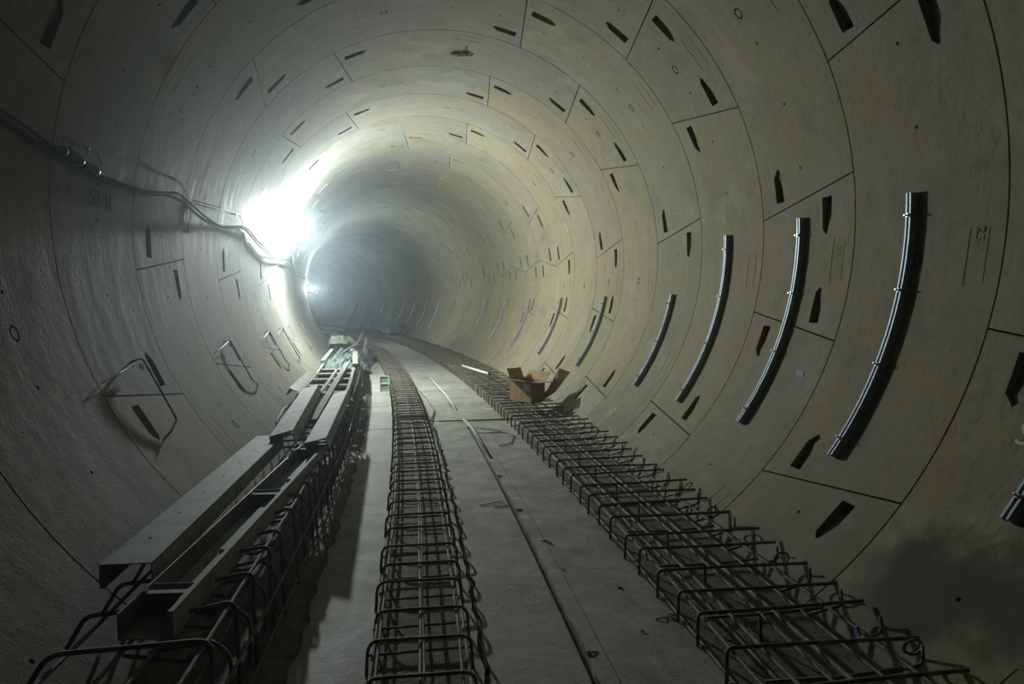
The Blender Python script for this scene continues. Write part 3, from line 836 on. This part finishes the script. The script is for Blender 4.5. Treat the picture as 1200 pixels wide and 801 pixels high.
# small scraps on the slab
for k, (s, x, l, c) in enumerate(((4.21, .37, 'dark scrap beside the groove, farthest of the small floor scraps', 'scrap'), (3.46, .62, 'dark pebble in the middle of the right slab strip', 'pebble'), (2.79, .27, 'twig-like wire scrap on the groove at the lower frame edge', 'scrap'),
                               (3.75, .36, 'dark pebble close to the right of the groove', 'pebble'), (2.98, .58, 'dark chip on the right slab strip nearest the camera', 'chip'), (4.9, .31, 'short wire end sticking from the groove', 'scrap'), (5.9, .29, 'second short wire end along the groove', 'scrap'), (3.1, .74, 'twisted wire end at the foot of the right rebar mat', 'scrap'))):
    m = MB(); r_ = random.Random(k)
    if c == 'scrap':
        for q in range(3):
            a = r_.uniform(0, 6.28); m.tube([P(s, x, ZF+.004), P(s+.03*cos(a), x+.03*sin(a), ZF+.012), P(s+.05*cos(a+.5), x+.06*sin(a+.5), ZF+.004)], .004, 5)
    else:
        pts = [P(s+r_.uniform(-.012, .012), x+r_.uniform(-.016, .016), ZF+r_.uniform(0, .012)) for q in range(10)]
        bm = bmesh.new(); [bm.verts.new(p) for p in pts]; bmesh.ops.convex_hull(bm, input=bm.verts); me = bpy.data.meshes.new('pebble'); bm.to_mesh(me); bm.free()
        props(link('pebble', me, None, M['rebar']), l, c); continue
    props(m.build('scrap', M['rebar']), l, c)

# ------------------------------------------------------------------ right wall: curved strut channels
def strut(s, d0, d1, lbl, detail=True):
    root = empty('strut_channel', WP(s, (d0+d1)/2), K*s, label=lbl, cat='steel channel', group='curved steel channels bolted along the right wall')
    # profile in (along tunnel u, inward v): C with lips, slot facing into the tunnel
    W, D, T, LP = .0205, .038, .0035, .0115
    prof = [(-W, 0), (W, 0), (W, D), (W-LP, D), (W-LP, D-.008), (W-LP+T, D-.008), (W-LP+T, D-T), (W-T, D-T), (W-T, T), (-W+T, T), (-W+T, D-T), (-W+LP-T, D-T), (-W+LP-T, D-.008), (-W+LP, D-.008), (-W+LP, D), (-W, D)]
    n = int(abs(d0-d1)/1.5); m = MB(); k = len(prof); off = .012
    for i in range(n+1):
        d = d0+(d1-d0)*i/n
        for (u, v) in prof: m.v.append(tuple(WP(s+u, d, R-off-v)))
    for i in range(n):
        for q in range(k):
            m.f.append((i*k+q, i*k+(q+1) % k, (i+1)*k+(q+1) % k, (i+1)*k+q)); m.sm.append(False)
    m.f.append(tuple(reversed(range(k)))); m.sm.append(False); m.f.append(tuple(n*k+q for q in range(k))); m.sm.append(False)
    m.build('channel', M['galv'], root)
    if detail:
        fr_ = (.08, .35, .63, .93) if abs(d0-d1) > 30 else (.10, .5, .9)
        for t in fr_:
            d = d0+(d1-d0)*t
            b = MB(); c = WP(s, d, R-.03); ax = WP(s, d, 1)-WP(s, d, 2)
            b.cyl(c, ax, .0065, .048, 8); b.cyl(WP(s, d, R-off-D+.001), ax, .0125, .009, 6)
            b.build('bolt', M['bolt'], root)
        b = MB()
        for t in fr_:
            d = d0+(d1-d0)*t
            b.box(-.035, .035, -.22, .22, 0, .012, lambda a, q, z: WP(s+a, d+q*2, R-z))
        b.build('base_plate', M['galv'], root, kind='stuff')
ords = ['first', 'second', 'third', 'fourth', 'fifth', 'sixth', 'seventh', 'eighth', 'ninth', 'tenth', 'eleventh', 'twelfth', 'thirteenth', 'fourteenth', 'fifteenth', 'sixteenth', 'seventeenth', 'eighteenth']
strut(S0-.48*RW, 1.0, -36, 'galvanised channel whose lower end shows at the right frame edge')
strut(S0+.54*RW, 2.7, -36, 'nearest fully visible long galvanised channel on the right wall')
strut(S0+1.51*RW, 2.6, -36, 'second long galvanised channel on the right wall, above the blue tape')
strut(S0+2.51*RW, 2.3, -36.2, 'third galvanised channel on the right wall, last of the long ones')
k = 0
for i in list(range(3, 36, 2)):
    nm = ['nearest of the short galvanised channels on the right wall, just past the long ones'][0] if k == 0 else '%s of the short galvanised channels along the right wall, counted from the camera' % ords[k]
    strut(S0+(i+.5)*RW, -10.2, -36, nm, k < 6); k += 1

# blue tape on the wall
b = MB(); b.box(-.05, .05, -.6, .35, 0.0015, .004, lambda a, q, z: WP(4.66+a*1.0+q*.02, -24.45+q, R-z))
props(b.build('blue_tape', M['blue']), 'scrap of blue tape stuck on the right wall beside the second long channel', 'tape')

# ------------------------------------------------------------------ writing on the lining
def wall_text(txt, s, deg, size, rot, mat, name, label=None, cat=None, parent=None, depth=.0025, jitter=0.0, squash=1.0, mirror=False, flip=1):
    cu = bpy.data.curves.new(name, 'FONT'); cu.body = txt; cu.size = 1; cu.align_x = 'CENTER'; cu.align_y = 'CENTER'; cu.resolution_u = 3
    to = bpy.data.objects.new(name, cu); COL.objects.link(to)
    dg = bpy.context.evaluated_depsgraph_get(); me = bpy.data.meshes.new_from_object(to.evaluated_get(dg))
    bpy.data.objects.remove(to)
    ca, sa = cos(rot), sin(rot); m = MB()
    vs2 = [(v.co.x*size*squash, v.co.y*size) for v in me.vertices]; fs = [tuple(p.vertices) for p in me.polygons]
    def mp(x, y, r):
        a = x*ca-y*sa; c = x*sa+y*ca
        return WP(s+a*(-1 if mirror else 1), deg+flip*degrees(c/R), r)
    v1 = [mp(x, y, R-depth) for x, y in vs2]; v0 = [mp(x, y, R+.001) for x, y in vs2]
    nv = len(v1); m.add(v1+v0, fs)
    from collections import Counter
    cnt = Counter(); 
    for f in fs:
        for a, b_ in zip(f, f[1:]+f[:1]): cnt[tuple(sorted((a, b_)))] += 1
    for (a, b_), q in cnt.items():
        if q == 1: m.f.append((a, b_, b_+nv, a+nv)); m.sm.append(False)
    bpy.data.meshes.remove(me)
    o = m.build(name, M[mat], parent)
    if label: props(o, label, cat)
    return o
# left wall: writing reads along the tunnel (s increases to the right)
wall_text('SHI', 5.08, 177.0, .17, 0, 'purple', 'wall_writing', 'faded purple letters SHI sprayed on the left wall under the cable', 'writing', squash=1.5, flip=-1)
# right wall: s decreases to the right
wall_text('S', 2.76, -26.8, .17, 0, 'chalk', 'wall_writing', 'white chalked letter S on the right wall at the frame edge', 'writing', mirror=True)
for (s_, dg_) in ((S0+.135*RW, -5.3), (S0+1.135*RW, -5.3), (S0+2.135*RW, 39.3)):
    wall_text('25-11', s_, dg_, .085, -pi/2, 'mark', 'cast_number', None, None, wall_right, .006, mirror=True)
# blue vertical marker strip
b = MB(); b.box(-.012, .012, -3.6, 3.2, .0, .004, lambda a, q, z: WP(7.03+a, 174.3+q, R-z-.0005))
props(b.build('blue_mark', M['purple']), 'narrow vertical blue strip on the left wall behind the cables', 'tape')
# damaged spot in the crown with rusty wire
m = MB(); rr = random.Random(2)
for q in range(7):
    pts = []; d = 85.3+rr.uniform(-1, 1); s_ = 8.75+rr.uniform(-.05, .05)
    for k in range(6): pts.append(WP(s_+rr.uniform(-.05, .05), d-2.2+k*.9+rr.uniform(-.4, .4), R-.006-rr.uniform(0, .02)))
    m.tube(pts, .005, 5)
m.tube([WP(8.82, 84.9, R-.004), WP(8.70, 85.0, R-.02), WP(8.55, 85.1, R-.035)], .006, 5)
props(m.build('rusty_wire', M['rust']), 'tangle of rusty wire in the damaged spot in the tunnel crown', 'wire')

# ------------------------------------------------------------------ left wall: bent bars, cables, lamps
def wall_bar(i, so, lbl, shadow_wire=True):
    s = S0+(i+.5)*RW+so
    root = empty('bent_wall_bar', WP(s, -151), K*s, label=lbl, cat='bar', group='bent bars anchored in the left wall')
    st = .052
    pts = [WP(s-.06, -158.2, R+.01), WP(s-.06, -158.2, R-st*.55), WP(s+.02, -158.2, R-st), WP(s-.01, -147.2, R-st), WP(s+(-.20 if i < 3 else .16), -146.0, R-.04), WP(s+(-.30 if i < 3 else .27), -145.5, R+.01)]
    m = MB(); m.tube(bent(pts, .03, 3), .008, 7); m.build('bar', M['rebar'], root)
    if shadow_wire:
        m = MB(); m.tube([WP(s-.05, -158, R-.05), WP(s-.5, -156.5, R-.03), WP(s-.62, -156.2, R+.005)], .003, 5); m.build('thin_wire', M['wire'], root)  # wire laid along the bar's shadow line, standing in for that shadow
    m = MB(); m.torus(WP(s-.03, -157.0, R-.04), WP(s, -157, 1)-WP(s, -157, 2), .022, .004, 10, 5); m.build('washer', M['rust'], root)
wall_bar(1, .06, 'nearest bent bar anchored in the left wall, crossing the segment joint')
wall_bar(3, .10, 'second bent bar anchored in the left wall, counted from the camera')
wall_bar(5, .08, 'third bent bar anchored in the left wall, in the bright area')
wall_bar(6, .20, 'fourth bent bar anchored in the left wall, square-topped')
wall_bar(8, .05, 'fifth bent bar anchored in the left wall, beside the tarpaulin')

CAB = [(1.0, 169.0), (2.6, 169.6), (3.88, 171.05), (4.21, 171.9), (4.55, 172.9), (5.02, 173.4), (5.69, 173.25), (6.1, 172.2), (6.45, 171.2), (6.85, 171.6), (7.32, 172.6), (8.0, 173.3), (8.37, 172.7), (9.15, 170.8), (9.7, 171.4),
       (10.41, 173.1), (11.5, 174.6), (12.4, 174.9), (13.3, 174.5), (14.2, 172.6), (15.0, 174.5), (16.2, 177.0), (18, 177.4), (20, 176.4), (22, 177.6), (24, 177.8), (26, 176.8), (28, 178), (31, 178), (34, 177)]
def catmull(pts, n=5):
    out = []
    for i in range(len(pts)-1):
        p0 = pts[max(0, i-1)]; p1 = pts[i]; p2 = pts[i+1]; p3 = pts[min(len(pts)-1, i+2)]
        for k in range(n):
            t = k/n
            out.append(tuple(.5*((2*b)+(c-a)*t+(2*a-5*b+4*c-d)*t*t+(3*b-a-3*c+d)*t**3) for a, b, c, d in zip(p0, p1, p2, p3)))
    out.append(pts[-1]); return out
CC = catmull(CAB)
for k, (dd, rr_, off, lbl) in enumerate(((0, .013, .055, 'upper thick black cable slung along the left wall'), (.75, .012, .048, 'lower black cable slung along the left wall just under the thick one'), (.35, .006, .030, 'thin cable between the two thick ones along the left wall'))):
    m = MB(); m.tube([WP(s, d+dd+.22*sin(s*1.7+k), R-off-.012*sin(s*2.3+k)) for s, d in CC], rr_, 8)
    props(m.build('cable', M['cable']), lbl, 'cable', 'cables along the left wall')
# hooks that hold the cables
for k, (s, d) in enumerate(((3.1, 169.9), (4.85, 172.6), (6.52, 170.4), (8.9, 170.6), (10.4, 172.6), (12.6, 174.4), (14.6, 172.6), (17, 176.6), (20, 175.8), (23.5, 177))):
    root = empty('cable_hook', WP(s, d), K*s, label=['wire hook holding the cables at the left frame edge', 'wire loop hook under the cables above the purple letters', 'pale wire loop hook where the cables rise past the third ring joint', 'thin round wire hook above the cables left of the bright lamp', 'small wire hook on the cables just left of the bright lamp',
                 'wire hook on the cables below left of the bright lamp', 'wire hook on the cables right beside the bright lamp', 'first wire hook on the cables past the bright lamp', 'second wire hook on the cables past the bright lamp', 'third wire hook on the cables past the bright lamp'][k], cat='hook', group='wire hooks holding the cables')
    m = MB(); r_ = .055
    m.tube(bent([WP(s-.01, d-2.2, R+.01), WP(s, d-2.0, R-.05), WP(s+.02, d-.3, R-.085), WP(s+.02, d+1.5, R-.075), WP(s, d+2.0, R-.03), WP(s-.01, d+1.2, R-.015)], .03, 3), .0035, 5)
    m.build('hook_wire', M['wire'], root)
    m = MB(); m.cyl(WP(s-.01, d-2.2, R), WP(s, d-2.2, 1)-WP(s, d-2.2, 2), .012, .010, 8); m.build('anchor', M['bolt'], root)
# cable connector pair
root = empty('cable_connector', WP(4.62, 172.9, R-.06), label='pair of black ribbed cable connectors hanging on the left wall', cat='connector')
for (sa, sb, dd) in ((4.45, 4.60, -.1), (4.66, 4.82, .25)):
    m = MB(); n = 14; m.tube([WP(sa+(sb-sa)*q/n, 172.5+dd+(sa+(sb-sa)*q/n-4.45)*1.9, R-.055) for q in range(n+1)], [.034 if q % 2 else .028 for q in range(n+1)], 10)
    m.build('plug', M['black'], root)
for sa in (4.42, 4.63, 4.85):
    m = MB(); m.tube([WP(sa-.012, 172.5+(sa-4.45)*1.9, R-.055), WP(sa+.012, 172.55+(sa-4.45)*1.9, R-.055)], .031, 10); m.build('collar', M['galv'], root)
# loose thin wires above the cables
wire([WP(5.55, 168.3, R-.03), WP(5.9, 169.0, R-.05), WP(6.3, 169.0, R-.05), WP(6.5, 168.5, R-.03), WP(6.7, 169.6, R-.05), WP(6.85, 171.4, R-.05)], .0045, 'thin dark wire with a loop above the cables on the left wall', 'wire')
wire([WP(7.05, 170.5, R-.02), WP(7.9, 169.2, R-.05), WP(8.95, 168.2, R-.04)], .006, 'straight thin rod above the cables, left of the bright lamp', 'cable', 'rod')
wire([WP(7.1, 171.0, R-.02), WP(7.7, 170.2, R-.05), WP(8.4, 170.6, R-.06)], .005, 'thin sagging wire under the straight rod on the left wall', 'cable')
wire([WP(6.9, -134.5, R-.02), WP(7.25, -136.4, R-.05), WP(7.8, -137.2, R-.06), WP(8.45, -136.6, R-.06), WP(9.3, -134.2, R-.05)], .016, 'curved grey hose rising from behind the tilted steel form against the left wall', 'cable', 'hose')
wire([WP(7.2, -133.6, R-.02), WP(7.5, -134.4, R-.05), WP(8.1, -135.0, R-.05), WP(8.9, -133.6, R-.05)], .020, 'thicker dark hose below the curved grey one against the left wall', 'black', 'hose')
# drop cables from the lamps
wire([WP(12.3, 163.0, R-.03), WP(12.35, 167, R-.05), WP(12.4, 173.5, R-.05), WP(12.6, 182, R-.04), WP(12.55, 187, R-.03)], .006, 'drop cable hanging from the bright lamp', 'cable', 'cable')

# three-legged wall frame shapes farther on
def lamp(i, L, lbl):
    s, d, off = L['s'], L['deg'], L['off']
    p = WP(s, d, R-off); h = K*s
    ey = Vector((-sin(h), cos(h), 0)); rad = (p-WP(s, d)).normalized(); tz = rad.cross(ey).normalized()
    if tz.z < 0: tz = -tz
    root = empty('work_lamp', WP(s, d), label=lbl, cat='lamp')
    f = lambda a, b_, c: p+rad*a+ey*b_+tz*c
    b = MB(); b.tube([WP(s, d, R+.01), f(-.16, 0, 0)], .012, 8); b.box(-off-.005, -off+.012, -.06, .06, -.05, .05, f)
    b.build('bracket', M['housing'], root)
    b = MB(); b.tube([f(-.17, 0, 0), f(-.15, 0, 0), f(-.10, 0, 0), f(-.085, 0, 0)], [.02, .045, .05, .042], 14)
    b.build('lamp_base', M['housing'], root)
    # glass globe that gives off the light
    bm = bmesh.new(); bmesh.ops.create_uvsphere(bm, u_segments=16, v_segments=10, radius=.075)
    for v in bm.verts: v.co = p+Vector(v.co)
    me = bpy.data.meshes.new('globe'); bm.to_mesh(me); bm.free()
    for pl in me.polygons: pl.use_smooth = True
    em = emit('lamp_globe', L['col'], L['w']/(4*pi*pi*.075*.075)*.85)
    link('globe', me, root, em)
    if L.get('light_shield'):
        b = MB(); b.box(-off+.01, .12, -.28, .28, -.115, -.105, f); b.build('tray', M['housing'], root)  # plate added under the lamp to keep its light off the lower walls
LAMPS[1]['light_shield'] = True
lamp(0, LAMPS[0], 'large glaring work lamp on the left wall, the nearer one')
lamp(1, LAMPS[1], 'second glaring work lamp low on the left wall where the tunnel bends')
lamp(2, LAMPS[2], 'third work lamp on the left wall, hidden round the bend')

# ------------------------------------------------------------------ haze in the air
if HAZE > 0:
    m = MB(); N = 24; ss = [-3+k*2.5 for k in range(30)]; rH = R-.002
    prof = [(rH*cos(2*pi*q/N), max(ZF+.002, rH*sin(2*pi*q/N))) for q in range(N)]
    for s in ss:
        for x, z in prof: m.v.append(tuple(P(s, x, z)))
    for k in range(len(ss)-1):
        for q in range(N): m.f.append((k*N+q, (k+1)*N+q, (k+1)*N+(q+1) % N, k*N+(q+1) % N)); m.sm.append(False)
    m.f.append(tuple(range(N))); m.sm.append(False); m.f.append(tuple(reversed([(len(ss)-1)*N+q for q in range(N)]))); m.sm.append(False)
    hm = bpy.data.materials.new('haze'); hm.use_nodes = True; nt = hm.node_tree; nt.nodes.clear()
    o_ = nt.nodes.new('ShaderNodeOutputMaterial'); v_ = nt.nodes.new('ShaderNodeVolumeScatter')
    v_.inputs['Density'].default_value = HAZE; v_.inputs['Anisotropy'].default_value = .82; v_.inputs['Color'].default_value = (.78, .92, 1, 1)
    nt.links.new(v_.outputs[0], o_.inputs['Volume'])
    props(m.build('haze', hm), 'thin dusty haze filling the tunnel air', 'haze', kind='stuff')
